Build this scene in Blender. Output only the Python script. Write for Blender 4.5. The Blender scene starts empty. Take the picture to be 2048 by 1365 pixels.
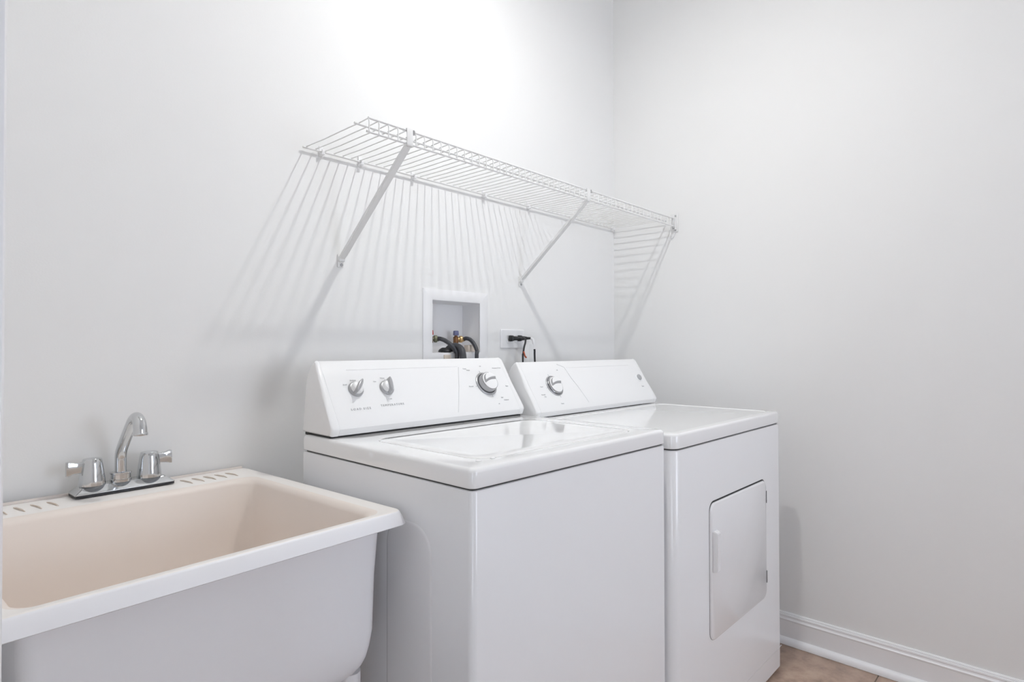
import bpy, bmesh, math, random
from mathutils import Vector, Matrix
random.seed(4)
S = bpy.context.scene
COL = S.collection

# ------------------------------------------------------------------ camera, world, exposure
cam_d = bpy.data.cameras.new('camera'); cam = bpy.data.objects.new('camera', cam_d); COL.objects.link(cam)
YAW, PITCH, ROLL, FPX = 0.8176, 0.0121, -0.0016, 1174.15
f0 = Vector((math.sin(YAW), math.cos(YAW), 0)); r0 = Vector((math.cos(YAW), -math.sin(YAW), 0)); u0 = Vector((0, 0, 1))
fw = math.cos(PITCH)*f0 + math.sin(PITCH)*u0; up = math.cos(PITCH)*u0 - math.sin(PITCH)*f0
rt = math.cos(ROLL)*r0 + math.sin(ROLL)*up; up = math.cos(ROLL)*up - math.sin(ROLL)*r0
cam.matrix_world = Matrix(((rt.x, up.x, -fw.x, -2.3709), (rt.y, up.y, -fw.y, -1.556), (rt.z, up.z, -fw.z, 1.1286), (0, 0, 0, 1)))
cam_d.sensor_width = 36.0; cam_d.sensor_fit = 'HORIZONTAL'; cam_d.lens = FPX/2048*36.0; cam_d.clip_start = 0.02
S.camera = cam

WORLD_STRENGTH, LAMP_DOWN, LAMP_ROUND, EXPOSURE = 4.1, 6.3, 3.0, 0.73
w = bpy.data.worlds.new('world'); S.world = w; w.use_nodes = True
bg = w.node_tree.nodes['Background']; bg.inputs[0].default_value = (0.80, 0.87, 1.0, 1); bg.inputs[1].default_value = WORLD_STRENGTH
S.view_settings.view_transform = 'Standard'; S.view_settings.look = 'None'
S.view_settings.exposure = EXPOSURE; S.view_settings.gamma = 1.0; S.view_settings.use_curve_mapping = False
S.cycles.max_bounces = 14; S.cycles.diffuse_bounces = 10; S.cycles.glossy_bounces = 6
S.cycles.sample_clamp_indirect = 4.0

# ------------------------------------------------------------------ materials
def mat(name, col, rough=0.5, metal=0.0, noise=0.0, scale=20.0, bump=0.0, bscale=200.0, emit=0.0, coat=0.0, spec=0.5):
    m = bpy.data.materials.new(name); m.use_nodes = True; nt = m.node_tree; b = nt.nodes['Principled BSDF']
    b.inputs['Base Color'].default_value = (*col, 1); b.inputs['Roughness'].default_value = rough
    b.inputs['Metallic'].default_value = metal; b.inputs['Coat Weight'].default_value = coat
    b.inputs['Specular IOR Level'].default_value = spec
    if emit:
        b.inputs['Emission Color'].default_value = (*col, 1); b.inputs['Emission Strength'].default_value = emit
    tc = nt.nodes.new('ShaderNodeTexCoord')
    if noise:
        n = nt.nodes.new('ShaderNodeTexNoise'); n.inputs['Scale'].default_value = scale; n.inputs['Detail'].default_value = 5
        r = nt.nodes.new('ShaderNodeMix'); r.data_type = 'RGBA'
        r.inputs[6].default_value = (*[c*(1-noise) for c in col], 1); r.inputs[7].default_value = (*[min(1, c*(1+noise)) for c in col], 1)
        nt.links.new(tc.outputs['Object'], n.inputs['Vector']); nt.links.new(n.outputs['Fac'], r.inputs[0])
        nt.links.new(r.outputs[2], b.inputs['Base Color'])
    if bump:
        n = nt.nodes.new('ShaderNodeTexNoise'); n.inputs['Scale'].default_value = bscale; n.inputs['Detail'].default_value = 3
        bp = nt.nodes.new('ShaderNodeBump'); bp.inputs['Strength'].default_value = bump; bp.inputs['Distance'].default_value = 0.001
        nt.links.new(tc.outputs['Object'], n.inputs['Vector']); nt.links.new(n.outputs['Fac'], bp.inputs['Height'])
        nt.links.new(bp.outputs[0], b.inputs['Normal'])
    return m

M_wall = mat('wall_paint', (0.80, 0.80, 0.795), 0.75, noise=0.012, scale=3, bump=0.12, bscale=260)
M_ceil = mat('ceiling_paint', (0.84, 0.84, 0.83), 0.85, bump=0.15, bscale=180)
M_trim = mat('trim_enamel', (0.84, 0.84, 0.85), 0.35)
M_enamel = mat('white_enamel', (0.80, 0.80, 0.81), 0.22, coat=0.25, noise=0.006, scale=4)
M_top = mat('glossy_white_enamel', (0.84, 0.84, 0.84), 0.07, coat=0.6)
M_plas = mat('white_console_plastic', (0.83, 0.83, 0.83), 0.32)
M_plas2 = mat('white_plastic', (0.82, 0.82, 0.83), 0.4)
M_dark = mat('dark_gap_shade', (0.03, 0.03, 0.03), 0.7)  # near-black that paints the shade inside appliance gaps; hinge slots use it too
M_line = mat('panel_print_grey', (0.62, 0.62, 0.62), 0.5)
M_print = mat('lettering_grey', (0.42, 0.42, 0.43), 0.5)
M_knobgrey = mat('satin_grey_plastic', (0.42, 0.42, 0.43), 0.28, metal=0.35)
M_chrome = mat('chrome', (0.66, 0.67, 0.68), 0.09, metal=1.0)
M_chromed = mat('chrome_dial', (0.40, 0.40, 0.41), 0.18, metal=0.9)
M_sink = mat('sink_plastic', (0.83, 0.83, 0.85), 0.42, bump=0.05, bscale=90)
M_sinkin = mat('stained_cream_basin', (0.82, 0.745, 0.685), 0.45, noise=0.03, scale=5)
M_rib = mat('grimy_rib', (0.66, 0.57, 0.49), 0.6)
M_caulk = mat('caulk', (0.68, 0.62, 0.58), 0.6)
M_wire = mat('white_vinyl_wire', (0.76, 0.76, 0.755), 0.35)
M_black = mat('black_rubber', (0.018, 0.018, 0.02), 0.45)
M_hose = mat('dark_grey_hose', (0.055, 0.057, 0.065), 0.38)
M_brass = mat('brass', (0.62, 0.42, 0.20), 0.3, metal=0.9, noise=0.15, scale=60)
M_bronze = mat('brown_valve_bronze', (0.22, 0.11, 0.05), 0.45, metal=0.6, noise=0.2, scale=60)
M_green = mat('tarnished_nut', (0.20, 0.21, 0.14), 0.5, metal=0.5)
M_red = mat('red_handle', (0.50, 0.03, 0.02), 0.4)
M_blue = mat('blue_handle', (0.13, 0.14, 0.26), 0.4)
M_cream = mat('cream_pvc', (0.66, 0.58, 0.50), 0.5)
M_orange = mat('orange_tag', (0.55, 0.12, 0.05), 0.5)
M_film = mat('paper_label', (0.72, 0.73, 0.73), 0.3)
M_grout = mat('grout', (0.20, 0.16, 0.13), 0.9)
M_tag = M_film

def tile_mat():
    m = bpy.data.materials.new('mottled_tan_tile'); m.use_nodes = True; nt = m.node_tree; b = nt.nodes['Principled BSDF']
    b.inputs['Roughness'].default_value = 0.45
    tc = nt.nodes.new('ShaderNodeTexCoord'); oi = nt.nodes.new('ShaderNodeObjectInfo')
    ad = nt.nodes.new('ShaderNodeVectorMath'); ad.operation = 'ADD'
    nt.links.new(tc.outputs['Object'], ad.inputs[0]); nt.links.new(oi.outputs['Location'], ad.inputs[1])
    n = nt.nodes.new('ShaderNodeTexNoise'); n.inputs['Scale'].default_value = 16; n.inputs['Detail'].default_value = 7; n.inputs['Roughness'].default_value = 0.62
    cr = nt.nodes.new('ShaderNodeValToRGB'); e = cr.color_ramp.elements
    e[0].position = 0.30; e[0].color = (0.31, 0.23, 0.175, 1); e[1].position = 0.72; e[1].color = (0.58, 0.45, 0.35, 1)
    x = e.new(0.5); x.color = (0.47, 0.335, 0.26, 1)
    bp = nt.nodes.new('ShaderNodeBump'); bp.inputs['Strength'].default_value = 0.2; bp.inputs['Distance'].default_value = 0.002
    nt.links.new(ad.outputs[0], n.inputs['Vector']); nt.links.new(n.outputs['Fac'], cr.inputs[0])
    nt.links.new(cr.outputs[0], b.inputs['Base Color']); nt.links.new(n.outputs['Fac'], bp.inputs['Height']); nt.links.new(bp.outputs[0], b.inputs['Normal'])
    return m
M_tile = tile_mat()

# ------------------------------------------------------------------ helpers
def obj(name, bm, m, parent=None, smooth=30):
    bmesh.ops.recalc_face_normals(bm, faces=bm.faces[:])
    me = bpy.data.meshes.new(name); bm.to_mesh(me); bm.free()
    if smooth:
        for p in me.polygons: p.use_smooth = True
        me.set_sharp_from_angle(angle=math.radians(smooth))
    for mm in (m if isinstance(m, (list, tuple)) else [m]): me.materials.append(mm)
    o = bpy.data.objects.new(name, me); COL.objects.link(o)
    if parent: o.parent = parent
    return o
def thing(name, label, cat, loc=(0, 0, 0), rotz=0, group=None):
    o = bpy.data.objects.new(name, None); COL.objects.link(o); o.location = loc; o.rotation_euler = (0, 0, rotz)
    o.empty_display_size = 0.05; o['label'] = label; o['category'] = cat
    if group: o['group'] = group
    return o
def tag(o, label, cat, group=None):
    o['label'] = label; o['category'] = cat
    if group: o['group'] = group
    return o
def struct(name, bm, m, **k):
    o = obj(name, bm, m, **k); o['kind'] = 'structure'; return o
def add_box(bm, x0, x1, y0, y1, z0, z1, bev=0.0, seg=2, mtx=None):
    v = [bm.verts.new((x, y, z)) for x in (x0, x1) for y in (y0, y1) for z in (z0, z1)]
    fs = [bm.faces.new([v[i] for i in q]) for q in ((0, 1, 3, 2), (4, 6, 7, 5), (0, 4, 5, 1), (2, 3, 7, 6), (0, 2, 6, 4), (1, 5, 7, 3))]
    vs = v
    if bev:
        es = list({e for f in fs for e in f.edges})
        r = bmesh.ops.bevel(bm, geom=es, offset=bev, segments=seg, affect='EDGES', profile=0.5)
        vs = list(set(r['verts']) | {x for x in v if x.is_valid})
    if mtx is not None:
        for x in vs: x.co = mtx @ x.co
    return bm
def box(*a, **k): return add_box(bmesh.new(), *a, **k)
def ring(bm, co): return [bm.verts.new(c) for c in co]
def bridge(bm, a, b, mi=0):
    n = len(a)
    for i in range(n):
        f = bm.faces.new((a[i], a[(i+1) % n], b[(i+1) % n], b[i])); f.material_index = mi
def loft(bm, loops, cap0=True, cap1=True, mtx=None, mi=None):
    rs = [ring(bm, [(mtx @ Vector(c)) if mtx is not None else c for c in l]) for l in loops]
    for k, (a, b) in enumerate(zip(rs, rs[1:])): bridge(bm, a, b, mi[k] if mi else 0)
    if cap0: bm.faces.new(rs[0])
    if cap1: bm.faces.new(rs[-1])
    return rs
def rr(x0, x1, y0, y1, r, z, n=6):
    """rounded rectangle loop; r = one radius or four (x0y0, x1y0, x1y1, x0y1)"""
    R = (r,)*4 if not isinstance(r, (tuple, list)) else r
    out = []
    for (cx, cy, sx, sy, a0, q) in ((x0, y0, 1, 1, 180, R[0]), (x1, y0, -1, 1, 270, R[1]), (x1, y1, -1, -1, 0, R[2]), (x0, y1, 1, -1, 90, R[3])):
        q = max(q, 1e-4); X, Y = cx + sx*q, cy + sy*q
        for i in range(n+1):
            a = math.radians(a0 + 90*i/n); out.append((X + q*math.cos(a), Y + q*math.sin(a), z))
    return out
def circ(r, z, n=32, cx=0, cy=0, ry=None):
    return [(cx + r*math.cos(2*math.pi*i/n), cy + (ry or r)*math.sin(2*math.pi*i/n), z) for i in range(n)]
def lathe(bm, prof, n=32, mtx=None, cap0=True, cap1=True, cx=0, cy=0):
    return loft(bm, [circ(max(r, 1e-4), z, n, cx, cy) for r, z in prof], cap0, cap1, mtx)
def tube(bm, pts, r, n=8, cap=True):
    pts = [Vector(p) for p in pts]; rad = r if isinstance(r, (list, tuple)) else [r]*len(pts)
    prev = None; rings = []
    for i, p in enumerate(pts):
        t = (pts[min(i+1, len(pts)-1)] - pts[max(i-1, 0)]).normalized()
        if prev is None:
            a = t.orthogonal().normalized()
        else:
            a = (prev - t*prev.dot(t)).normalized()
        prev = a; b = t.cross(a)
        rings.append(ring(bm, [p + rad[i]*(math.cos(2*math.pi*k/n)*a + math.sin(2*math.pi*k/n)*b) for k in range(n)]))
    for a, b in zip(rings, rings[1:]): bridge(bm, a, b)
    if cap: bm.faces.new(rings[0]); bm.faces.new(rings[-1])
    return bm
def spline(P, n=8):
    P = [Vector(p) for p in P]; out = []
    for i in range(len(P)-1):
        a, b, c, d = P[max(i-1, 0)], P[i], P[i+1], P[min(i+2, len(P)-1)]
        for k in range(n):
            t = k/n
            out.append(0.5*((2*b) + (c-a)*t + (2*a-5*b+4*c-d)*t*t + (3*b-a-3*c+d)*t**3))
    out.append(P[-1]); return out
def text(word, size, mtx, parent, spacing=1.0, name='lettering'):
    cu = bpy.data.curves.new('t', 'FONT'); cu.body = word; cu.size = size; cu.align_x = 'CENTER'; cu.align_y = 'CENTER'
    cu.space_character = spacing; cu.extrude = 0.0002; cu.resolution_u = 2
    o = bpy.data.objects.new('t', cu); COL.objects.link(o)
    bpy.context.view_layer.update()
    me = bpy.data.meshes.new_from_object(o.evaluated_get(bpy.context.evaluated_depsgraph_get()))
    bpy.data.objects.remove(o); bpy.data.curves.remove(cu)
    me.transform(mtx); me.materials.clear(); me.materials.append(M_print)
    q = bpy.data.objects.new(name, me); COL.objects.link(q); q.parent = parent
    return q

# ------------------------------------------------------------------ room shell
XL, YF, ZC = -2.345, -3.60, 2.84                       # left wall, front wall, ceiling
BX0, BX1, BZ0, BZ1 = -1.109, -0.885, 1.112, 1.2935    # opening of the laundry box in the back wall
bm = bmesh.new()
for a in ((XL-0.12, BX0, 0, .12, 0, ZC), (BX1, 0.12, 0, .12, 0, ZC), (BX0, BX1, 0, .12, 0, BZ0), (BX0, BX1, 0, .12, BZ1, ZC)): add_box(bm, *a)
struct('wall_back', bm, M_wall, smooth=0)
struct('wall_right', box(0, 0.12, YF-0.12, 0, 0, ZC), M_wall, smooth=0)
NX0, NX1, NZ0, NZ1 = -1.30, -0.25, 0.70, 1.95          # unseen window behind the camera, added to brighten the fronts
bm = bmesh.new()
for a in ((XL-.12, NX0, 0, ZC), (NX1, .12, 0, ZC), (NX0, NX1, 0, NZ0), (NX0, NX1, NZ1, ZC)): add_box(bm, a[0], a[1], YF-.12, YF, a[2], a[3])
struct('wall_front', bm, M_wall, smooth=0)
win = bpy.data.objects.new('fill_window_1', None); COL.objects.link(win); win['kind'] = 'structure'
for n_, a in (('fill_window_frame', (NX0, NX0+.05, NZ0, NZ1)), ('fill_window_frame', (NX1-.05, NX1, NZ0, NZ1)), ('fill_window_frame', (NX0+.05, NX1-.05, NZ1-.05, NZ1)), ('fill_window_frame', (NX0+.05, NX1-.05, NZ0, NZ0+.05)), ('fill_window_mullion', (NX0+.05, NX1-.05, 1.41, 1.45))):
    obj(n_, box(a[0], a[1], YF-.09, YF-.04, a[2], a[3], bev=.003), M_trim, win)
obj('fill_window_sill', box(NX0-.03, NX1+.03, YF-.04, YF+.03, NZ0-.025, NZ0, bev=.004), M_trim, win)
pl_ = bpy.data.lights.new('fill_window_portal', 'AREA'); pl_.shape = 'RECTANGLE'; pl_.size = NX1-NX0; pl_.size_y = NZ1-NZ0; pl_.cycles.is_portal = True
po = bpy.data.objects.new('fill_window_portal', pl_); COL.objects.link(po); po.location = ((NX0+NX1)/2, YF-.10, (NZ0+NZ1)/2); po.rotation_euler = (math.radians(90), 0, math.radians(180))
DY0, DY1, DZ = -2.05, -1.174, 2.08                     # doorway in the left wall, where the camera stands
bm = bmesh.new()
add_box(bm, XL-.12, XL, DY1, 0, 0, ZC); add_box(bm, XL-.12, XL, YF, DY0, 0, ZC); add_box(bm, XL-.12, XL, DY0, DY1, DZ, ZC)
struct('wall_left', bm, M_wall, smooth=0)
struct('ceiling', box(XL-.12, .12, YF-.12, .12, ZC, ZC+.1), M_ceil, smooth=0)
# unseen hallway beyond the doorway, added to temper the light coming in
bm = bmesh.new()
HY0, HY1, HZ0, HZ1 = -2.75, -2.15, .60, 1.5             # unseen window added across the hallway to brighten left-facing sides
for a in ((-2.9, HY0, 0, ZC), (HY1, -.12, 0, ZC), (HY0, HY1, 0, HZ0), (HY0, HY1, HZ1, ZC)): add_box(bm, -3.45, -3.33, *a)
add_box(bm, -3.45, XL-.12, -.12, 0, 0, ZC); add_box(bm, -3.45, XL-.12, -3.02, -2.9, 0, ZC)
struct('wall_hall', bm, M_wall, smooth=0)
struct('floor_hall', box(-3.45, XL-.121, -3.02, 0, -.06, -.001), mat('hall_floor', (.35, .27, .2), .5), smooth=0)
struct('ceiling_hall', box(-3.45, XL-.12, -3.02, 0, ZC, ZC+.1), M_ceil, smooth=0)
win2 = bpy.data.objects.new('fill_window_2', None); COL.objects.link(win2); win2['kind'] = 'structure'
for a in ((HY0, HY0+.04, HZ0, HZ1), (HY1-.04, HY1, HZ0, HZ1), (HY0+.04, HY1-.04, HZ1-.04, HZ1), (HY0+.04, HY1-.04, HZ0, HZ0+.04)): obj('fill_window_frame', box(-3.42, -3.37, *a, bev=.003), M_trim, win2)
p2 = bpy.data.lights.new('hall_portal', 'AREA'); p2.shape = 'RECTANGLE'; p2.size = HZ1-HZ0; p2.size_y = HY1-HY0; p2.cycles.is_portal = True
po2 = bpy.data.objects.new('hall_portal', p2); COL.objects.link(po2); po2.location = (-3.43, (HY0+HY1)/2, (HZ0+HZ1)/2); po2.rotation_euler = (0, math.radians(-90), 0)
# door lining and casing round the doorway
tr = struct('trim_1', box(XL-.12, XL+.002, DY1-.012, DY1, 0, DZ, bev=.002), M_trim)
struct('trim_2', box(XL-.12, XL+.002, DY0, DY0+.012, 0, DZ, bev=.002), M_trim)
struct('trim_3', box(XL-.12, XL+.002, DY0, DY1, DZ-.012, DZ, bev=.002), M_trim)
struct('trim_4', box(XL, XL+.014, DY1-.006, DY1+.058, 0, DZ-.006, bev=.004), M_trim)
struct('trim_5', box(XL, XL+.014, DY0-.058, DY0+.006, 0, DZ-.006, bev=.004), M_trim)

struct('trim_6', box(XL, XL+.014, DY0-.058, DY1+.058, DZ-.006, DZ+.06, bev=.004), M_trim)

# floor: grout slab with tiles as pieces of it
floor = struct('floor', box(XL-.12, .12, YF-.12, .12, -.06, -.002), M_grout, smooth=0)
TS, GAP = 0.33, 0.004
def tile_mesh(x0, x1, y0, y1):
    bm = bmesh.new(); g = GAP/2
    w, h = (x1-x0)/2-g, (y1-y0)/2-g
    loft(bm, [rr(-w, w, -h, h, .002, -.002, 1), rr(-w, w, -h, h, .002, -.0012, 1), rr(-w+.0015, w-.0015, -h+.0015, h-.0015, .002, 0, 1)], cap0=False)
    return bm
full = None
xs = [(-TS*(i+1), -TS*i) for i in range(7)] + [(XL, -TS*7)]
ys = []; y = 0.0
edges = [-1.0835 + TS*k for k in range(-8, 5)]
edges = [YF] + [e for e in edges if YF+.01 < e < -.005] + [0.0]
for x0, x1 in xs:
    if x1-x0 < .01: continue
    for y0, y1 in zip(edges, edges[1:]):
        isfull = abs(x1-x0-TS) < 1e-6 and abs(y1-y0-TS) < 1e-6
        if isfull and full is not None:
            t = full.copy(); COL.objects.link(t)
        else:
            t = obj('tile', tile_mesh(x0, x1, y0, y1), M_tile, floor)
            if isfull: full = t
        t.parent = floor; t.location = ((x0+x1)/2, (y0+y1)/2, 0)

# baseboards: profiled board plus quarter-round shoe
def prism_y(bm, prof, y0, y1):   # prof = [(x,z)]
    loft(bm, [[(x, y0, z) for x, z in prof], [(x, y1, z) for x, z in prof]])
def prism_x(bm, prof, x0, x1):   # prof = [(y,z)]
    loft(bm, [[(x0, y, z) for y, z in prof], [(x1, y, z) for y, z in prof]])
BP = [(0, .002), (.012, .002), (.012, .086), (.0135, .0885), (.0135, .092), (.011, .0945), (.0095, .099), (.0105, .1035), (.0095, .1075), (.0065, .1085), (.0065, .112), (.004, .1155), (0, .1155)]
SP = [(.0122, .001), (.029, .001), (.0285, .008), (.026, .015), (.022, .0205), (.017, .024), (.0122, .0255)]
def base(name, kind, a0, a1, off):
    bm = bmesh.new(); bs = bmesh.new()
    if kind == 'x-':   # on right wall, facing -x
        prism_y(bm, [(-p, z) for p, z in BP], a0, a1); prism_y(bs, [(-p, z) for p, z in SP], a0, a1)
    elif kind == 'y-':
        prism_x(bm, [(-p, z) for p, z in BP], a0, a1); prism_x(bs, [(-p, z) for p, z in SP], a0, a1)
    elif kind == 'y+':
        prism_x(bm, [(YF+p, z) for p, z in BP], a0, a1); prism_x(bs, [(YF+p, z) for p, z in SP], a0, a1)
    elif kind == 'x+':
        prism_y(bm, [(XL+p, z) for p, z in BP], a0, a1); prism_y(bs, [(XL+p, z) for p, z in SP], a0, a1)
    o = struct(name, bm, M_trim, smooth=25)
    obj('shoe_moulding', bs, M_trim, o, smooth=50)
base('baseboard_right', 'x-', YF+.03, -.03, 0)
base('baseboard_back', 'y-', XL+.03, 0, 0)
base('baseboard_front', 'y+', XL+.03, 0, 0)
base('baseboard_left', 'x+', -1.114, -.03, 0)

# ------------------------------------------------------------------ ceiling light (above the frame)
LX, LY, LZ = -1.11, -0.80, 2.66
cl = thing('ceiling_light', 'small round ceiling light with a frosted lens above the washer', 'light', (LX, LY, ZC))
D0 = LZ-ZC
bm = bmesh.new(); lathe(bm, [(.060, 0), (.062, -.010), (.050, -.022), (.012, -.026), (.012, D0+.070), (.030, D0+.064), (.036, D0+.040), (.036, D0+.020), (.034, D0+.017), (.030, D0+.019), (.029, D0+.024), (.01, D0+.028)]); obj('lamp_housing', bm, M_trim, cl)
bm = bmesh.new()
lathe(bm, [(.029, D0+.020)] + [(.029*math.cos(math.radians(a)), D0+.020-.014*math.sin(math.radians(a))) for a in range(15, 90, 15)] + [(.002, D0+.006)], 28)
obj('glass_lens', bm, mat('lit_frosted_lens', (1.0, 1.0, 0.985), 0.4, emit=12.0), cl, smooth=60)
for kind_, pw in (('AREA', LAMP_DOWN), ('POINT', LAMP_ROUND)):
    ld = bpy.data.lights.new('lamp_bulb', kind_); ld.energy = pw; ld.color = (1.0, 1.0, .985)
    if kind_ == 'AREA': ld.shape = 'DISK'; ld.size = .055
    else: ld.shadow_soft_size = .026
    lo = bpy.data.objects.new('lamp_bulb', ld); COL.objects.link(lo); lo.location = (LX, LY, LZ - (.0 if kind_ == 'AREA' else .032))

# ------------------------------------------------------------------ appliance builders
WX0, WX1, WB, WF = -1.6673, -0.9813, -0.19, -0.8005
DX0, DX1, DB, DF = -0.9725, -0.1958, -0.205, -0.8231

def cabinet(x0, x1, yb, yf, z0, z1, rl, name, root):
    bm = bmesh.new(); R = (rl, rl, .004, .004); h = .0025
    loft(bm, [rr(x0+h, x1-h, yf+h, yb-h, R, z0), rr(x0, x1, yf, yb, R, z0+h), rr(x0, x1, yf, yb, R, z1-.004), rr(x0+.0012, x1-.0012, yf+.0012, yb-.0012, R, z1-.001), rr(x0+.004, x1-.004, yf+.004, yb-.004, R, z1)])
    return obj(name, bm, M_enamel, root)
def topframe(x0, x1, yb, yf, z0, z1, rl, hole, hd, root, edge=.009):
    """top with rounded edge and a rounded opening of depth hd that takes the lid"""
    bm = bmesh.new(); R = (rl, rl, .006, .006)
    L = [rr(x0+.002, x1-.002, yf+.002, yb-.002, R, z0), rr(x0, x1, yf, yb, R, z0+.002)]
    for k in range(5):
        a = math.radians(90*k/4); d = edge*(1-math.cos(a))
        L.append(rr(x0+d, x1-d, yf+d, yb-d, tuple(max(q-d*.4, .003) for q in R), z1-edge+edge*math.sin(a)))
    if hole:
        hx0, hx1, hy0, hy1, hr = hole
        L += [rr(hx0-.002, hx1+.002, hy0-.002, hy1+.002, hr+.002, z1), rr(hx0, hx1, hy0, hy1, hr, z1-.002), rr(hx0, hx1, hy0, hy1, hr, z1-hd)]
    loft(bm, L); return obj('top_panel', bm, M_top, root, smooth=35)

CP = [(-.175, .921), (-.175, 1.045), (-.180, 1.064), (-.189, 1.081), (-.199, 1.092), (-.209, 1.0975), (-.2155, 1.0945), (-.2379, 1.0595), (-.2610, 1.0225), (-.2867, .9815), (-.3110, .9425), (-.3132, .936), (-.3105, .929), (-.306, .9205)]
FO = Vector((0, -.311, .9425)); FU = Vector((0, .53, .848)); FN = Vector((0, -.848, .530))
def console(root, x0, x1, dy, dz, tl=.011, tr=.006):
    """profiled control console: main body between two end caps"""
    prof = [(y+dy, z+dz) for y, z in CP]
    cy = sum(p[0] for p in prof)/len(prof); cz = sum(p[1] for p in prof)/len(prof)
    zb = .9205+dz
    def sect(x, inset, s):   # inset shrinks the profile; s = +1 left end lean, -1 right end lean
        out = []
        for y, z in prof:
            v = Vector((y-cy, z-cz)); L = v.length; v *= (L-inset)/L
            lean = (tl if s > 0 else tr)*(z-zb)/.177 if s else 0
            out.append((x+s*lean, cy+v.x, max(cz+v.y, zb) if z-dz < .925 else cz+v.y))
        return out
    def sectb(x, inset):
        return sect(x, inset, 0)
    body = bmesh.new(); loft(body, [sectb(x0+.024, .0008), sectb(x1-.024, .0008)])
    b = obj('console_body', body, M_plas, root, smooth=35)
    for s, xa, xb in ((1, x0, x0+.0238), (-1, x1, x1-.0238)):
        bm = bmesh.new(); L = []
        for k in range(5):
            a = math.radians(90*k/4); e = .009*(1-math.sin(a)); L.append(sect(xa + s*.009*(1-math.cos(a)), e, s))
        L.append(sectb(xb - s*.002, 0)); L.append(sectb(xb, .0012)); loft(bm, L)
        obj('end_cap', bm, M_plas, root, smooth=40)
    return b
def face_mtx(x, s, dy=0, dz=0, ang=0, lift=0):
    """matrix taking local xy plane to the sloping face at (x, s up the slope)"""
    o = FO + Vector((x, dy, dz)) + FU*s + FN*lift
    m = Matrix(((1, 0, 0, o.x), (0, FU.y, FN.y, o.y), (0, FU.z, FN.z, o.z), (0, 0, 0, 1)))
    return m @ Matrix.Rotation(math.radians(ang), 4, 'Z')

def small_knob(root, x, s, ang):
    m = face_mtx(x, s, ang=ang)
    m = m @ Matrix.Scale(1.13, 4)
    bm = bmesh.new(); lathe(bm, [(.0185, -.001), (.0185, .002), (.0172, .0045), (.0150, .0055)], 28, m)
    k = obj('knob', bm, M_knobgrey, root, smooth=40)
    bm = bmesh.new(); lathe(bm, [(.0145, .005), (.0140, .011), (.0115, .0155), (.0060, .0175)], 28, m); obj('knob_hub', bm, M_plas, k, smooth=40)
    bm = bmesh.new()     # grip blade, lens-shaped plan
    def lens(hw, hl, z): return [(hw*math.cos(t)*abs(math.cos(t))**0.2 if 0 else hw*math.cos(t), hl*math.sin(t), z) for t in [2*math.pi*i/20 for i in range(20)]]
    loft(bm, [lens(.0058, .0182, .004), lens(.0056, .0188, .014), lens(.0044, .0180, .0225), lens(.0030, .0160, .0238)], mtx=m)
    obj('grip_blade', bm, M_knobgrey, k, smooth=45)
    bm = bmesh.new(); add_box(bm, -.0006, .0006, .0188, .0225, 0, .0006, mtx=m); obj('pointer_mark', bm, M_print, k, smooth=0)
    return k
def dial(root, x, s, dy, dz, h, rb, rc, ang):
    m = face_mtx(x, s, dy, dz)
    bm = bmesh.new(); lathe(bm, [(rb, -.001), (rb, .0015), (rb-.002, .003), (rc+.001, .0032)], 48, m)
    k = obj('dial', bm, M_knobgrey, root, smooth=40)
    bm = bmesh.new(); lathe(bm, [(rc, .002), (rc, .005), (rc-.0016, h*.55), (rc-.0022, h-.003), (rc-.0032, h-.0012), (rc-.005, h-.001)], 48, m)
    obj('dial_barrel', bm, M_chromed, k, smooth=40)
    bm = bmesh.new(); lathe(bm, [(rc+.0016, .002), (rc+.0016, .0042), (rc-.001, .0046)], 48, m); obj('dial_gap_ring', bm, M_hose, k, smooth=40)
    ri = rc-.0045
    bm = bmesh.new(); lathe(bm, [(ri, h-.003), (ri, h-.0006), (ri-.001, h), (ri-.005, h+.0006), (.008, h+.0012)], 48, m)
    obj('dial_cap', bm, M_plas, k, smooth=40)
    # raised D-shaped thumb grip with grey flank
    m2 = face_mtx(x, s, dy, dz, ang=ang+180); bm = bmesh.new()
    def dee(r, z, c):
        a0 = math.asin(max(-.9, min(.99, c/r))); pts = []
        for i in range(18):
            a = math.pi - a0 + (math.pi + 2*a0)*i/17; pts.append((r*math.cos(a), r*math.sin(a), z))
        for i in range(1, 8):   # slightly bowed chord
            t = i/8; X = r*math.cos(a0)*(1-2*t); pts.append((X, c - .0030*math.sin(math.pi*t), z))
        return pts
    loft(bm, [dee(ri-.0030, h-.001, .0035), dee(ri-.0045, h+.0070, -.0050), dee(ri-.0070, h+.0080, -.0065)], mi=[0, 1])
    for v in bm.verts: v.co = m2 @ v.co
    for f in bm.faces:
        if len(f.verts) > 6: f.material_index = 1
    obj('thumb_grip', bm, [M_knobgrey, M_plas], k, smooth=30)
    for a in range(0, 360, 30):
        if a % 90 == 0:
            mm = face_mtx(x, s, dy, dz, ang=a+8); b2 = bmesh.new(); add_box(b2, -.0005, .0005, rb+.001, rb+.007, 0, .0005, mtx=mm)
            obj('tick_mark', b2, M_print, k, smooth=0)
    return k
def face_line(root, name, pts, r=.0007, dy=0, dz=0, m=M_line):
    bm = bmesh.new()
    tube(bm, [FO + Vector((x, dy, dz)) + FU*s + FN*(-.0001) for x, s in pts], r, 6); return obj(name, bm, m, root)

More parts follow.
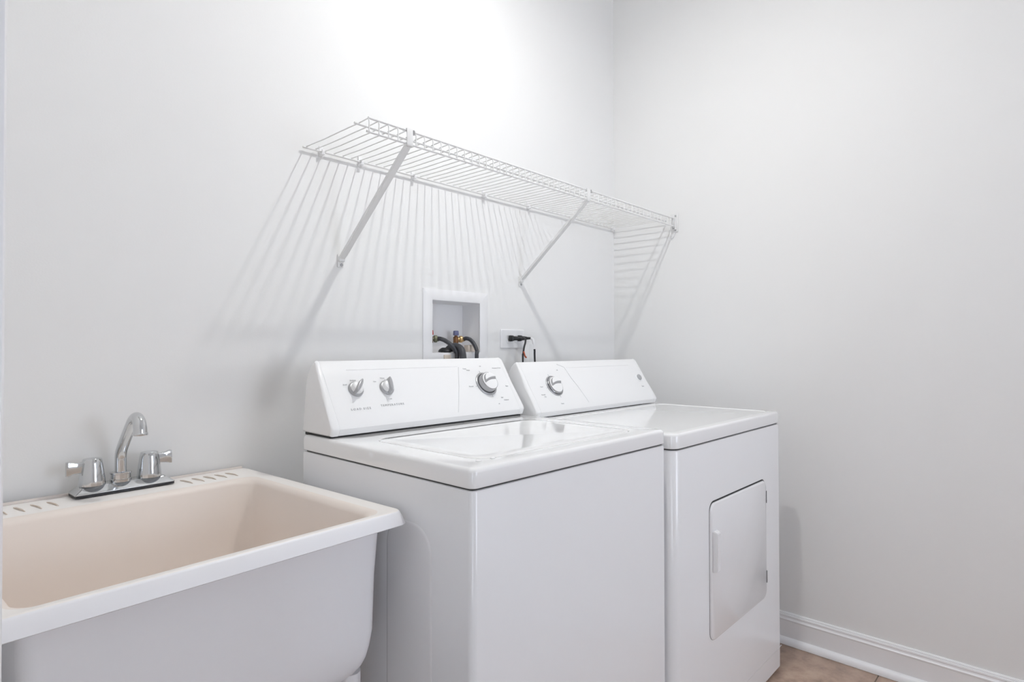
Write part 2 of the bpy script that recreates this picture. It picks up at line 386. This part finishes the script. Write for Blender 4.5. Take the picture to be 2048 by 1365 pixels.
# ------------------------------------------------------------------ washing machine
wm = thing('washing_machine', 'white top-loading washing machine between the utility sink and the dryer', 'washing machine', (0, 0, 0))
cabinet(WX0, WX1, WB, WF, .012, .8765, .013, 'cabinet', wm)
bm = bmesh.new(); loft(bm, [rr(WX0+.005, WX1-.005, WF+.005, WB-.005, .009, .874), rr(WX0+.005, WX1-.005, WF+.005, WB-.005, .009, .882)]); obj('seam_shade_strip', bm, M_dark, wm)  # dark strip standing in for shade in the seam below the top
hole = (WX0+.066, WX1-.068, -.753, -.388, .045)
topframe(WX0, WX1, WB, WF, .8795, .9165, .013, hole, .012, wm)
bm = bmesh.new(); g = .0014; hx0, hx1, hy0, hy1, hr_ = hole
hx0 += g; hx1 -= g; hy0 += g; hy1 -= g
loft(bm, [rr(hx0, hx1, hy0, hy1, hr_-g, .9055), rr(hx0, hx1, hy0, hy1, hr_-g, .9148), rr(hx0+.001, hx1-.001, hy0+.001, hy1-.001, hr_-g, .9165), rr(hx0+.004, hx1-.004, hy0+.004, hy1-.004, hr_-.005, .9176),
          rr(hx0+.03, hx1-.03, hy0+.03, hy1-.03, .02, .9178), rr(hx0+.035, hx1-.035, hy0+.035, hy1-.035, .018, .9172)])
lid = obj('lid', bm, M_top, wm, smooth=35)
for x in (hx0-.010, hx0+.028):
    bm = bmesh.new(); lathe(bm, [(.0055, .916), (.0052, .9178), (.0035, .9188), (.0008, .9190)], 14, cx=x, cy=hy0-.004+.0); obj('lid_bumper', bm, M_plas, wm)
bm = bmesh.new(); add_box(bm, WX0+.012, WX1-.012, -.300, -.180, .915, .9225); obj('console_gap_shade', bm, M_dark, wm, smooth=0)  # dark slab painting the shade in the gap under the console
# embossed stiffener in the left side
bm = bmesh.new()
def side_loop(ins, x): return [(x, a, b) for a, b, _ in rr(-.690+ins, -.545-ins, .25+ins, .790-ins, max(.055-ins, .01), 0, 8)]
loft(bm, [side_loop(0, WX0+.001), side_loop(.0005, WX0-.0004), side_loop(.004, WX0-.0016), side_loop(.007, WX0-.0018)], cap0=False)
obj('side_stiffener', bm, M_enamel, wm, smooth=60)
console(wm, WX0+.006, WX1-.004, 0, 0)
small_knob(wm, -1.562, .098, -38); small_knob(wm, -1.470, .097, -8)
dial(wm, -1.1085, .0900, 0, 0, .022, .0395, .0325, 12)
face_line(wm, 'panel_seam', [(-1.1925, .152), (-1.205, .125), (-1.222, .085), (-1.242, .045), (-1.2614, .0058)])
face_line(wm, 'panel_ridge', [(-1.571, .1545), (-1.40, .1545), (-1.196, .1545)], .0006, m=M_plas)
text('LOAD SIZE', .0082, face_mtx(-1.565, .0425, lift=.0006), wm, 1.5)
text('TEMPERATURE', .0082, face_mtx(-1.470, .0465, lift=.0006), wm, 1.45)
for wd, x, s in (('Small', -1.5885, .112), ('Medium', -1.5625, .1235), ('Hot', -1.5000, .117), ('Warm', -1.4740, .1262), ('Cold', -1.4715, .0640)):
    text(wd, .0052, face_mtx(x, s, lift=.0008), wm)
for wd, x, s, z in (('Heavy', -1.172, .1455, .0055), ('Wash', -1.160, .1395, .0055), ('Off', -1.104, .1520, .005), ('Permanent Press', -1.036, .1440, .0055), ('Normal', -1.174, .0845, .0055),
                    ('Rinse', -1.0235, .0780, .0055), ('Spin', -1.066, .0395, .0055), ('Delicate', -1.052, .0300, .0062), ('Off', -1.090, .0190, .004)):
    text(wd, z, face_mtx(x, s, lift=.0008), wm)
for x in (WX0+.05, WX1-.05):
    for y in (WF+.05, WB-.05):
        bm = bmesh.new(); lathe(bm, [(.018, 0), (.018, .008), (.010, .010), (.010, .014)], 14, cx=x, cy=y); obj('foot', bm, M_black, wm)

# ------------------------------------------------------------------ dryer
dr = thing('clothes_dryer', 'white front-door clothes dryer against the right wall, slightly forward of the washer', 'dryer', (0, 0, 0))
ZS = .8617
cabinet(DX0, DX1, DB, DF, .010, ZS-.0015, .026, 'cabinet', dr)
bm = bmesh.new(); loft(bm, [rr(DX0+.006, DX1-.006, DF+.006, DB-.006, .02, ZS-.005), rr(DX0+.006, DX1-.006, DF+.006, DB-.006, .02, ZS+.005)]); obj('seam_shade_strip', bm, M_dark, dr)  # shade of the dryer's top seam, put in as a dark strip
topframe(DX0, DX1, DB, DF, ZS+.0018, .9035, .026, (DX0+.030, DX1-.030, DF+.034, -.375, .03), .0018, dr, edge=.008)
bm = bmesh.new(); add_box(bm, DX0+.012, DX1-.10, -.3265, -.200, .901, .9055); obj('console_gap_shade', bm, M_dark, dr, smooth=0)  # dark slab for the shaded gap below the dryer console
console(dr, DX0+.012, DX1-.008, -.027, -.0155)
dial(dr, -.8125, .0860, -.027, -.0155, .011, .0385, .0335, 8)
face_line(dr, 'panel_seam', [(-.745, .170), (-.7115, .1567), (-.7000, .110), (-.6865, .0794), (-.672, .030), (-.6675, .0114)], .0006, -.027, -.0155, M_line)
face_line(dr, 'panel_ridge', [(-.70, .1545), (-.50, .1545), (-.285, .1545)], .0006, -.027, -.0155, M_plas)
bm = bmesh.new(); lathe(bm, [(.0150, -.001), (.0150, .002), (.0135, .004)], 24, face_mtx(-.2640, .0935, -.027, -.0155)); sb = obj('start_button', bm, M_plas, dr)
bm = bmesh.new(); lathe(bm, [(.0125, .003), (.0125, .008), (.0105, .0100), (.004, .0105)], 24, face_mtx(-.2640, .0935, -.027, -.0155)); obj('button_cap', bm, M_knobgrey, sb)
for wd, x, s, z in (('Start', -.2640, .054, .0085), ('Off', -.7600, .1455, .0060), ('Timed', -.8810, .0850, .0055), ('Normal', -.8900, .0560, .0060), ('Dry', -.8840, .0480, .0055), ('Heavy', -.8140, .0175, .0060)):
    text(wd, z, face_mtx(x, s, -.027, -.0155, lift=.0008), dr)
# door
def fr(x0, x1, z0, z1, r, y): return [(a, y, b) for a, b, _ in rr(x0, x1, z0, z1, r, 0, 8)]
dx0, dx1, dz0, dz1, R_ = -.7765, -.3530, .2975, .6865, .026
bm = bmesh.new(); loft(bm, [fr(dx0-.0002, dx1+.0012, dz0-.0012, dz1+.0046, R_+.002, DF+.001), fr(dx0-.0002, dx1+.0012, dz0-.0012, dz1+.0046, R_+.002, DF-.0008)]); obj('door_gap_shade', bm, M_dark, dr)  # dark slab painting the gap shade round the door, deepest along its top
bm = bmesh.new(); loft(bm, [fr(dx0, dx1, dz0, dz1, R_, DF-.0002), fr(dx0, dx1, dz0, dz1, R_, DF-.0025), fr(dx0+.0018, dx1-.0018, dz0+.0018, dz1-.0018, R_, DF-.0052), fr(dx0+.0045, dx1-.0045, dz0+.0045, dz1-.0045, R_-.003, DF-.0066)])
door = obj('door', bm, M_enamel, dr, smooth=35)
bm = bmesh.new(); yy = DF-.0064
def hl(x0, x1, z0, z1, y): return [(x0, y, z0), (x1, y, z0), (x1, y, z1), (x0, y, z1)]
loft(bm, [hl(-.770, -.738, .4930, .6090, yy), hl(-.7700, -.7430, .4950, .6070, yy-.010), hl(-.7680, -.7480, .4980, .6045, yy-.0150)])
bmesh.ops.bevel(bm, geom=bm.edges[:], offset=.0018, segments=2, affect='EDGES')
obj('door_handle', bm, M_plas2, door)
for z0, z1 in ((.610, .650), (.345, .385)):
    bm = bmesh.new(); add_box(bm, dx1-.0030, dx1-.0008, DF-.0074, DF-.001, z0, z1); add_box(bm, dx1-.0042, dx1-.0012, DF-.0078, DF-.002, z0+.006, z0+.010)
    obj('door_hinge', bm, M_dark, dr)
bm = bmesh.new(); add_box(bm, DX0+.03, DX1-.004, DF-.0006, DF+.002, .078, .0795); obj('toe_panel_seam', bm, M_line, dr, smooth=0)
for x in (DX0+.06, DX1-.06):
    for y in (DF+.06, DB-.06):
        bm = bmesh.new(); lathe(bm, [(.018, 0), (.018, .006), (.010, .008), (.010, .0125)], 14, cx=x, cy=y); obj('foot', bm, M_black, dr)

# ------------------------------------------------------------------ utility sink (turned 3.5 degrees)
SA = math.radians(3.5)
sk = thing('utility_sink', 'white freestanding plastic utility sink with a cream-stained basin, left of the washer', 'sink', (-1.7305, -.006, 0), SA)
W_, D_, ZR = .607, .632, .820
bm = bmesh.new(); A = (.045, .045, .012, .012)
def sl(i0x, i1x, iy0, iy1, z, r): return rr(-W_+i0x, -i1x, -D_+iy0, -iy1, r, z, 7)
q = -.010
L = [sl(a+.008, a, a-.010, a*.6, z, r) for z, a, r in ((.5020, .108, .042), (.5045, .094, .040), (.5090, .081, .037), (.5160, .069, .033), (.5250, .0595, .029), (.5360, .0525, .027), (.5500, .0475, .025), (.5700, .0435, .024), (.6000, .0400, .023))] + [ sl(.042, .034, .033, .028, .70, .022), sl(.038, .028, .030, .026, .7955, .020),
     sl(-.004, -.006, -.006, .004, .7940, .022), sl(-.006, -.008, -.008, .003, .7955, .022), sl(-.003, -.004, -.004, .002, .808, .022),
     sl(0, 0, 0, .002, .8165, .020), sl(.0025, .0025, .0025, .003, .8195, .018), sl(.006, .006, .006, .005, .8205, .016)]
nb = len(L)
L += [sl(.012, .012, .010, .010, .8195, .016), sl(.026, .032, .020, .106, .8185, .030), sl(.033, .040, .027, .114, .8150, .035), sl(.040, .046, .033, .120, .805, .038), sl(.048, .053, .040, .128, .70, .045), sl(.064, .068, .062, .146, .56, .055), sl(.09, .10, .09, .18, .522, .06), sl(.14, .15, .14, .23, .512, .05)]
mi = [0]*(nb+1) + [1]*(len(L)-nb-2)
loft(bm, L, cap0=False, cap1=True, mi=mi)
# underside of the basin, rounded
L2 = [sl(.116, .108, .098, .0648, .5020, .042), sl(.13, .13, .115, .09, .499, .04), sl(.17, .17, .155, .13, .486, .04)]
b2 = loft(bm, L2, cap0=False, cap1=True)
bmesh.ops.remove_doubles(bm, verts=bm.verts[:], dist=1e-5)
for f in bm.faces:
    if abs(sum(v.co.z for v in f.verts)/len(f.verts) - .512) < .002 and len(f.verts) > 8: f.material_index = 1
tub = obj('tub', bm, [M_sink, M_sinkin], sk, smooth=40)
M_rim = mat('warm_white_rim', (0.86, 0.83, 0.80), 0.4)
tub.data.materials.append(M_rim)
for p in tub.data.polygons:
    zc = p.center.z
    if zc > .8187 and p.normal.z > .4: p.material_index = 2
bm = bmesh.new(); lathe(bm, [(.030, .5125), (.030, .5145), (.022, .5155), (.018, .510)], 24, cx=-.3, cy=-.36); obj('drain', bm, M_chrome, sk)
bm = bmesh.new(); lathe(bm, [(.019, .10), (.019, .487)], 18, cx=-.3, cy=-.36); tube(bm, spline([(-.3, -.36, .16), (-.3, -.34, .11), (-.3, -.27, .10), (-.3, -.2, .14), (-.3, -.1, .2), (-.3, -.014, .205)], 6), .018, 12); obj('drain_pipe', bm, M_plas2, sk)
for x in (-W_+.085, -.062):
    for y in (-D_+.085, -.075):
        bm = bmesh.new(); lathe(bm, [(.017, 0), (.019, .006), (.017, .012), (.0155, .02), (.020, .512)], 18, cx=x, cy=y); obj('leg', bm, M_sink, sk)
# soap-tray ribs on the back ledge
for x0, n in ((-.545, 6), (-.165, 5)):
    for i in range(n):
        x = x0 + i*.026; bm = bmesh.new()
        tube(bm, [(x-.004, -.030, .8195), (x-.002, -.045, .8210), (x+.002, -.068, .8210), (x+.004, -.080, .8190)], [.0009, .0014, .0014, .0009], 8); obj('soap_rib', bm, M_rib, sk)
bm = bmesh.new(); tube(bm, [(-W_+.01, .0035, .8205), (-.3, .0015, .8205), (-.01, -.0005, .8205)], .0045, 8); obj('caulk_bead', bm, M_caulk, sk)

# ------------------------------------------------------------------ faucet
ROT = Matrix.Rotation(SA, 4, 'Z')
fc_loc = Vector((-1.7305, -.006, 0)) + ROT @ Vector((-.284, -.030, .8215))
fc = thing('faucet', 'chrome two-handle faucet mounted on the back ledge of the utility sink', 'faucet', fc_loc, SA)
bm = bmesh.new(); loft(bm, [rr(-.094, .094, -.026, .026, .004, 0, 4), rr(-.094, .094, -.026, .026, .004, .0052, 4)]); obj('base_gasket', bm, M_black, fc)
bm = bmesh.new(); loft(bm, [rr(-.0945, .0945, -.0265, .0265, .004, .0050, 4), rr(-.0945, .0945, -.0265, .0265, .004, .0062, 4), rr(-.080, .080, -.0135, .0215, .006, .0185, 4), rr(-.078, .078, -.0120, .020, .006, .0192, 4)]); obj('base_plate', bm, M_chrome, fc)
for s, hx in ((-1, -.0585), (1, .0500)):
    bm = bmesh.new(); lathe(bm, [(.0240, .0195), (.0240, .0215), (.0232, .033), (.0212, .050), (.0188, .066), (.0172, .0735), (.0160, .0750), (.006, .0755)], 40, cx=hx)
    h = obj('handle', bm, M_chrome, fc, smooth=35)
    bm = bmesh.new()
    P_ = []
    for t, hz, ht in ((.010, .0135, .0065), (.022, .0110, .0050), (.034, .0125, .0045), (.042, .0155, .0050), (.0455, .0150, .0045)):
        z = .0585; P_.append([(hx+s*t, a, z+b) for a, b, _ in rr(-ht, ht, -hz, hz*0.95, .002, 0, 3)])
    loft(bm, P_); obj('lever_blade', bm, M_chrome, h, smooth=35)
bm = bmesh.new(); lathe(bm, [(.0205, .0190), (.0205, .0245), (.0190, .0255), (.0190, .0350), (.0205, .0360), (.0205, .0385), (.0180, .0395), (.0115, .0400)], 6*6, cx=-.006); obj('spout_nut', bm, M_chrome, fc, smooth=35)
bm = bmesh.new()
sp = spline([(-.006, 0, .038), (-.006, 0, .062), (-.006, -.001, .075), (-.006, -.010, .092), (-.005, -.042, .128), (-.004, -.068, .155), (-.003, -.084, .1625), (-.003, -.098, .156), (-.003, -.104, .143), (-.003, -.106, .130)], 6)
rad = [.0112 + .0022*max(0, (i-len(sp)*.6))/(len(sp)*.4) for i in range(len(sp))]
tube(bm, sp, rad, 24); spo = obj('spout', bm, M_chrome, fc, smooth=60)
bm = bmesh.new(); lathe(bm, [(.0138, .1275), (.0142, .1285), (.0142, .1315), (.0132, .1330)], 28, cx=-.003, cy=-.106); obj('aerator', bm, M_chrome, spo)
bm = bmesh.new(); lathe(bm, [(.0105, .1270), (.0105, .1277)], 24, cx=-.003, cy=-.106); obj('aerator_screen', bm, M_black, spo)

# ------------------------------------------------------------------ wire shelf
SX0, SX1 = -1.577, -.008
YA, YB, ZSF = -.3205, -.2795, 1.6925
ws = thing('wire_shelf', 'white wire shelf with a turned-down front lip, mounted on the back wall above the machines', 'shelf', (0, 0, 0))
def rod(name, pts, r, n=10, parent=ws, m=M_wire):
    bm = bmesh.new(); tube(bm, pts, r, n); return obj(name, bm, m, parent)
rod('back_rod', [(SX0, -.0105, 1.6935), (SX1, -.0105, 1.6935)], .0030)
rod('deck_rod', [(SX0-.003, YB, ZSF-.0036), (SX1-.004, YB, ZSF-.0038)], .0031)
rod('lip_top_rod', [(SX0+.010, YA, ZSF+.002), (SX1-.010, YA, ZSF+.002)], .0031)
rod('lip_bottom_rod', [(SX0+.006, YA, 1.6600), (SX1-.010, YA, 1.6600)], .0031)
NW = 55; first = None
for i in range(NW):
    x = .0
    if first is None:
        bm = bmesh.new(); pts = [(0, -.008, 1.6970), (0, -.10, ZSF+.0015), (0, -.20, ZSF+.001), (0, YB, ZSF), (0, YA+.004, ZSF+.001), (0, YA-.0012, ZSF-.0015), (0, YA-.0030, ZSF-.008), (0, YA-.0030, 1.6600)]
        tube(bm, pts, .00165, 6); first = obj('deck_wire', bm, M_wire, ws); o = first
    else:
        o = first.copy(); COL.objects.link(o); o.parent = ws
    o.location = (SX0+.011 + i*(SX1-SX0-.024)/(NW-1), 0, 0)
def clip_bm(x):
    bm = bmesh.new(); add_box(bm, x-.006, x+.006, -.0045, -.0005, 1.681, 1.712, bev=.0012)
    add_box(bm, x-.0055, x+.0055, -.018, -.003, 1.6840, 1.6895, bev=.0012); add_box(bm, x-.004, x+.004, -.0185, -.014, 1.6860, 1.6990, bev=.001)
    return bm
for x in (-1.518, -1.389, -1.190, -.868, -.621, -.330, -.022):
    obj('wall_clip', clip_bm(x), M_plas2, ws, smooth=40)
# diagonal braces
def brace(name, label, xf, xt, foot):
    t = thing(name, label, 'bracket', (xf, 0, foot), group='diagonal braces under the wire shelf')
    a = Vector((0, -.0075, .004)); b = Vector((xt-xf, YA+.004, 1.656-foot)); d = (b-a).normalized()
    sx = Vector((1, 0, 0)); n = d.cross(sx).normalized(); sx = n.cross(d).normalized()
    def sec(p, w, h): return [p + sx*(-w) + n*(-h), p + sx*w + n*(-h), p + sx*w + n*h*1.0, p + sx*(w-.0016) + n*h, p + sx*(w-.0016) + n*(-h+.0016), p + sx*(-w+.0016) + n*(-h+.0016), p + sx*(-w+.0016) + n*h, p + sx*(-w) + n*h]
    bm = bmesh.new(); loft(bm, [[tuple(v) for v in sec(p, w, .0045)] for p, w in ((a, .0065), (a+d*.02, .0088), (b-d*.03, .0088), (b, .0080))])
    obj('arm', bm, M_wire, t, smooth=0)
    bm = bmesh.new(); add_box(bm, -.010, .010, -.004, -.0005, -.020, .018, bev=.0015); add_box(bm, -.0085, .0085, -.014, -.003, -.004, .012, bev=.0015); obj('wall_foot', bm, M_wire, t)
    for dx, dz in ((.003, -.013),):
        bm = bmesh.new(); lathe(bm, [(.0048, 0), (.0045, .0012), (.0028, .0020)], 14, Matrix.Translation((dx, -.004, dz)) @ Matrix.Rotation(math.radians(90), 4, 'X')); obj('screw_head', bm, M_knobgrey, t)
    bm = bmesh.new(); X = xt-xf
    add_box(bm, X-.0095, X+.0095, YA-.0065, YA-.0045, 1.6540-foot, 1.6985-foot, bev=.0008)
    add_box(bm, X-.0095, X+.0095, YA-.0065, YA+.016, 1.6970-foot, 1.6990-foot, bev=.0008)
    add_box(bm, X-.0095, X+.0095, YA-.0065, YA+.010, 1.6535-foot, 1.6560-foot, bev=.0008)
    obj('lip_hook', bm, M_wire, t)
    bm = bmesh.new(); lathe(bm, [(.0042, 0), (.0042, .010), (.0020, .012)], 10, Matrix.Translation((X+.013, YA-.004, 1.6860-foot))); obj('clip_pin', bm, M_knobgrey, t)
    return t
brace('shelf_brace', 'white diagonal shelf brace at the free left end of the wire shelf', -1.4543, -1.4450, 1.388)
brace('shelf_brace', 'white diagonal shelf brace under the middle of the shelf, above the power outlet', -.6646, -.6560, 1.392)
# end bracket on the right wall
eb = thing('end_bracket', 'small white end bracket holding the shelf front to the right wall', 'bracket', (0, -.318, 1.69))
bm = bmesh.new(); add_box(bm, -.0045, -.0003, -.016, .020, -.052, .030, bev=.0015); obj('wall_plate', bm, M_wire, eb)
bm = bmesh.new()
add_box(bm, -.018, -.002, -.009, -.006, -.042, .010, bev=.001); add_box(bm, -.018, -.002, -.009, .006, -.043, -.040, bev=.001); add_box(bm, -.018, -.002, .004, .007, -.042, -.020, bev=.001); obj('rod_cradle', bm, M_wire, eb)
bm = bmesh.new(); prof = [(-.012, -.040), (.030, -.040), (.022, -.078), (.010, -.080)]
loft(bm, [[(-.0050, y, z) for y, z in prof], [(-.0004, y, z) for y, z in prof]]); obj('gusset', bm, M_wire, eb, smooth=0)
for z in (.018, -.044):
    bm = bmesh.new(); lathe(bm, [(.0045, 0), (.0042, .0012), (.0024, .0018)], 14, Matrix.Translation((-.0045, -.004, z)) @ Matrix.Rotation(math.radians(-90), 4, 'Y')); obj('screw_head', bm, M_knobgrey, eb)
bm = bmesh.new(); add_box(bm, -.0260, -.0190, -.0060, .0030, -.038, .006, bev=.0015); obj('rod_end_cap', bm, M_line, eb)

# ------------------------------------------------------------------ laundry box in the wall
lb = thing('laundry_box', 'white recessed laundry outlet box in the back wall above the washer', 'outlet box', (0, 0, 0))
bm = bmesh.new(); cx0, cx1, cz0, cz1 = -1.1475, -.8460, 1.075, 1.3300
def fl(x0, x1, z0, z1, y, r): return [(a, y, b) for a, b, _ in rr(x0, x1, z0, z1, r, 0, 2)]
loft(bm, [fl(cx0, cx1, cz0, cz1, -.0004, .003), fl(cx0, cx1, cz0, cz1, -.003, .003), fl(cx0+.002, cx1-.002, cz0+.002, cz1-.002, -.0042, .003), fl(BX0-.002, BX1+.002, BZ0-.002, BZ1+.002, -.0050, .002), fl(BX0+.0012, BX1-.0012, BZ0+.0012, BZ1-.0012, -.0035, .002), fl(BX0+.0012, BX1-.0012, BZ0+.0012, BZ1-.0012, .005, .002), fl(BX0+.0008, BX1-.0008, BZ0+.0008, BZ1-.0008, .006, .002)], cap0=False, cap1=False)
obj('face_flange', bm, M_plas2, lb)
bm = bmesh.new()
loft(bm, [fl(BX0+.001, BX1-.001, BZ0+.001, BZ1-.001, .004, .002), fl(BX0+.004, BX1-.006, BZ0+.004, BZ1-.005, .086, .003)], cap0=False); obj('recess_shell', bm, M_plas2, lb, smooth=30)
def valve(x, y, z, handle, nut, body, label):
    t = thing('water_valve', label, 'valve', (x, y, z), group='supply valves in the laundry box')
    bm = bmesh.new(); lathe(bm, [(.0075, -.028), (.0075, -.014), (.010, -.013), (.010, .008), (.0065, .010), (.005, .016)], 20); obj('valve_body', bm, body, t)
    bm = bmesh.new(); mt = Matrix.Rotation(math.radians(63), 4, 'Z') @ Matrix.Rotation(math.radians(90), 4, 'X')
    lathe(bm, [(.007, 0), (.007, .012), (.0115, .013), (.0125, .014), (.0125, .022), (.0110, .0235), (.0085, .025), (.0085, .030)], 6*4, mt); obj('hose_nut', bm, nut, t, smooth=35)
    bm = bmesh.new(); loft(bm, [rr(-.010, .010, -.006, .006, .004, .014, 3), rr(-.011, .011, -.007, .007, .005, .017, 3), rr(-.010, .010, -.006, .006, .004, .0295, 3), rr(-.008, .008, -.004, .004, .003, .031, 3)]); obj('valve_handle', bm, handle, t)
    return t
valve(-1.0850, .036, 1.1610, M_red, M_green, M_bronze, 'red-handled hot water valve at the left edge of the laundry box')
valve(-.9555, .050, 1.1610, M_blue, M_brass, M_bronze, 'blue-handled brass cold water valve in the middle of the laundry box')
def cordobj(name, pts, r, m, label, cat, n=14, k=8):
    bm = bmesh.new(); p = spline(pts, k); tube(bm, p, r if not callable(r) else [r(i/len(p)) for i in range(len(p))], n)
    return tag(obj(name, bm, m, None, smooth=60), label, cat)
VL, VR = Vector((-1.0850, .036, 1.161)), Vector((-.9555, .050, 1.161))
cordobj('inlet_hose', [VL+Vector((.024, -.012, 0)), (-1.0640, .008, 1.1610), (-1.0520, -.004, 1.1545), (-1.0330, -.012, 1.1400), (-1.0160, -.015, 1.1180), (-1.0100, -.018, 1.0850), (-1.012, -.020, .85)], .0075, M_hose,
        'dark grey inlet hose running from the red-handled valve down behind the washer', 'hose')
cordobj('inlet_hose', [VR+Vector((.026, -.014, 0)), (-.9300, .022, 1.1640), (-.9235, .006, 1.1580), (-.9215, -.012, 1.1400), (-.9260, -.030, 1.1150), (-.9370, -.040, 1.0850), (-.945, -.06, .85)], .0072, M_hose,
        'dark grey inlet hose curving from the blue-handled brass valve down behind the washer', 'hose')
cordobj('drain_hose', [(-1.0140, .036, 1.100), (-1.0125, .030, 1.120), (-1.0080, .012, 1.1330), (-1.0030, -.010, 1.1340), (-1.0000, -.030, 1.1210), (-1.0060, -.045, 1.090), (-1.010, -.060, 1.05), (-1.01, -.08, .80)], .0125, M_hose,
        'thick black drain hose arching out of the standpipe in the laundry box', 'hose', 18)
bm = bmesh.new(); lathe(bm, [(.028, 1.1155), (.028, 1.119), (.025, 1.124), (.018, 1.129), (.0135, 1.131)], 24, cx=-1.014, cy=.036); sc = obj('standpipe_coupling', bm, M_black, lb)
bm = bmesh.new(); add_box(bm, -.935, -.900, .006, .030, BZ0+.004, 1.140, bev=.002); obj('knockout_boss', bm, M_cream, lb)
bm = bmesh.new(); add_box(bm, -1.060, -1.030, -.0095, -.0045, 1.080, 1.106, bev=.0015); obj('drain_label', bm, M_cream, lb)

# ------------------------------------------------------------------ power outlet, plugs and cords
ol = thing('power_outlet', 'white horizontal wall outlet plate on the back wall behind the dryer', 'outlet', (-.7115, 0, 1.164))
def ofl(w, h, y, r): return [(a, y, b) for a, b, _ in rr(-w, w, -h, h, r, 0, 4)]
bm = bmesh.new(); loft(bm, [ofl(.066, .0365, -.0003, .004), ofl(.066, .0365, -.003, .004), ofl(.0635, .034, -.0058, .004), ofl(.060, .031, -.0064, .004)], cap0=False); obj('cover_plate', bm, M_plas2, ol)
for x in (-.024, .024):
    bm = bmesh.new(); loft(bm, [[(a+x, -.006, b) for a, b, _ in rr(-.0165, .0165, -.0145, .0145, .008, 0, 4)], [(a+x, -.0085, b) for a, b, _ in rr(-.016, .016, -.014, .014, .008, 0, 4)]]); obj('receptacle', bm, M_plas2, ol)
def plug(x, z, label, tilt):
    t = thing('power_plug', label, 'plug', (-.7115+x, -.0088, 1.164+z), 0, 'plugs in the wall outlet')
    bm = bmesh.new(); m = Matrix.Rotation(math.radians(tilt), 4, 'Z')
    def pl(w, h, y): return [(a, y, b) for a, b, _ in rr(-w, w, -h, h, .004, 0, 3)]
    loft(bm, [pl(.0115, .0105, 0), pl(.0120, .0115, -.004), pl(.0115, .011, -.014), pl(.0085, .0085, -.018), pl(.0075, .0075, -.028), pl(.006, .006, -.036)], mtx=m); obj('plug_body', bm, M_black, t)
    bm = bmesh.new(); loft(bm, [pl(.0055, .0055, -.034), pl(.0045, .0045, -.050)], mtx=m); obj('strain_relief', bm, M_black, t); return t
def cord(t, name, pts, r, m, n=10):
    bm = bmesh.new(); tube(bm, [Vector(p)-t.location for p in spline(pts, 8)], r, n); return obj(name, bm, m, t, smooth=60)
t = plug(-.024, .002, 'black plug in the left half of the wall outlet, with a thin black cord', 32)
cord(t, 'cord', [(-.7080, -.053, 1.1655), (-.7060, -.064, 1.163), (-.7120, -.070, 1.150), (-.7235, -.074, 1.132), (-.7330, -.078, 1.105), (-.7370, -.080, 1.070), (-.74, -.09, .75)], .0036, M_black)
t = plug(.024, .003, 'black plug in the right half of the wall outlet, white sleeve on its cord', 38)
cord(t, 'cord', [(-.6560, -.049, 1.1660), (-.6540, -.058, 1.161), (-.6560, -.064, 1.146), (-.6585, -.070, 1.118), (-.6590, -.072, 1.070), (-.66, -.09, .75)], .0038, M_black)
cord(t, 'white_sleeve', [(-.6560, -.050, 1.1665), (-.6540, -.058, 1.161), (-.6560, -.064, 1.146), (-.6578, -.069, 1.124)], .0052, M_plas2, 12)
tg = thing('warning_tag', 'pale paper tag with an orange tie hanging between the two black power cords', 'tag', (-.700, -.078, 1.11))
def tagl(o): return [(a, o, b) for a, b, _ in rr(.004, .026, -.040, .034, .004, 0, 3)]
bm = bmesh.new(); loft(bm, [tagl(0), tagl(.0008)]); obj('tag_paper', bm, M_tag, tg, smooth=0)
bm = bmesh.new(); tube(bm, spline([(-.0335, -.003, .006), (-.031, -.004, -.004), (-.026, -.003, -.012), (-.018, -.002, -.017)], 4), .0030, 8); obj('tag_tie', bm, M_orange, tg)
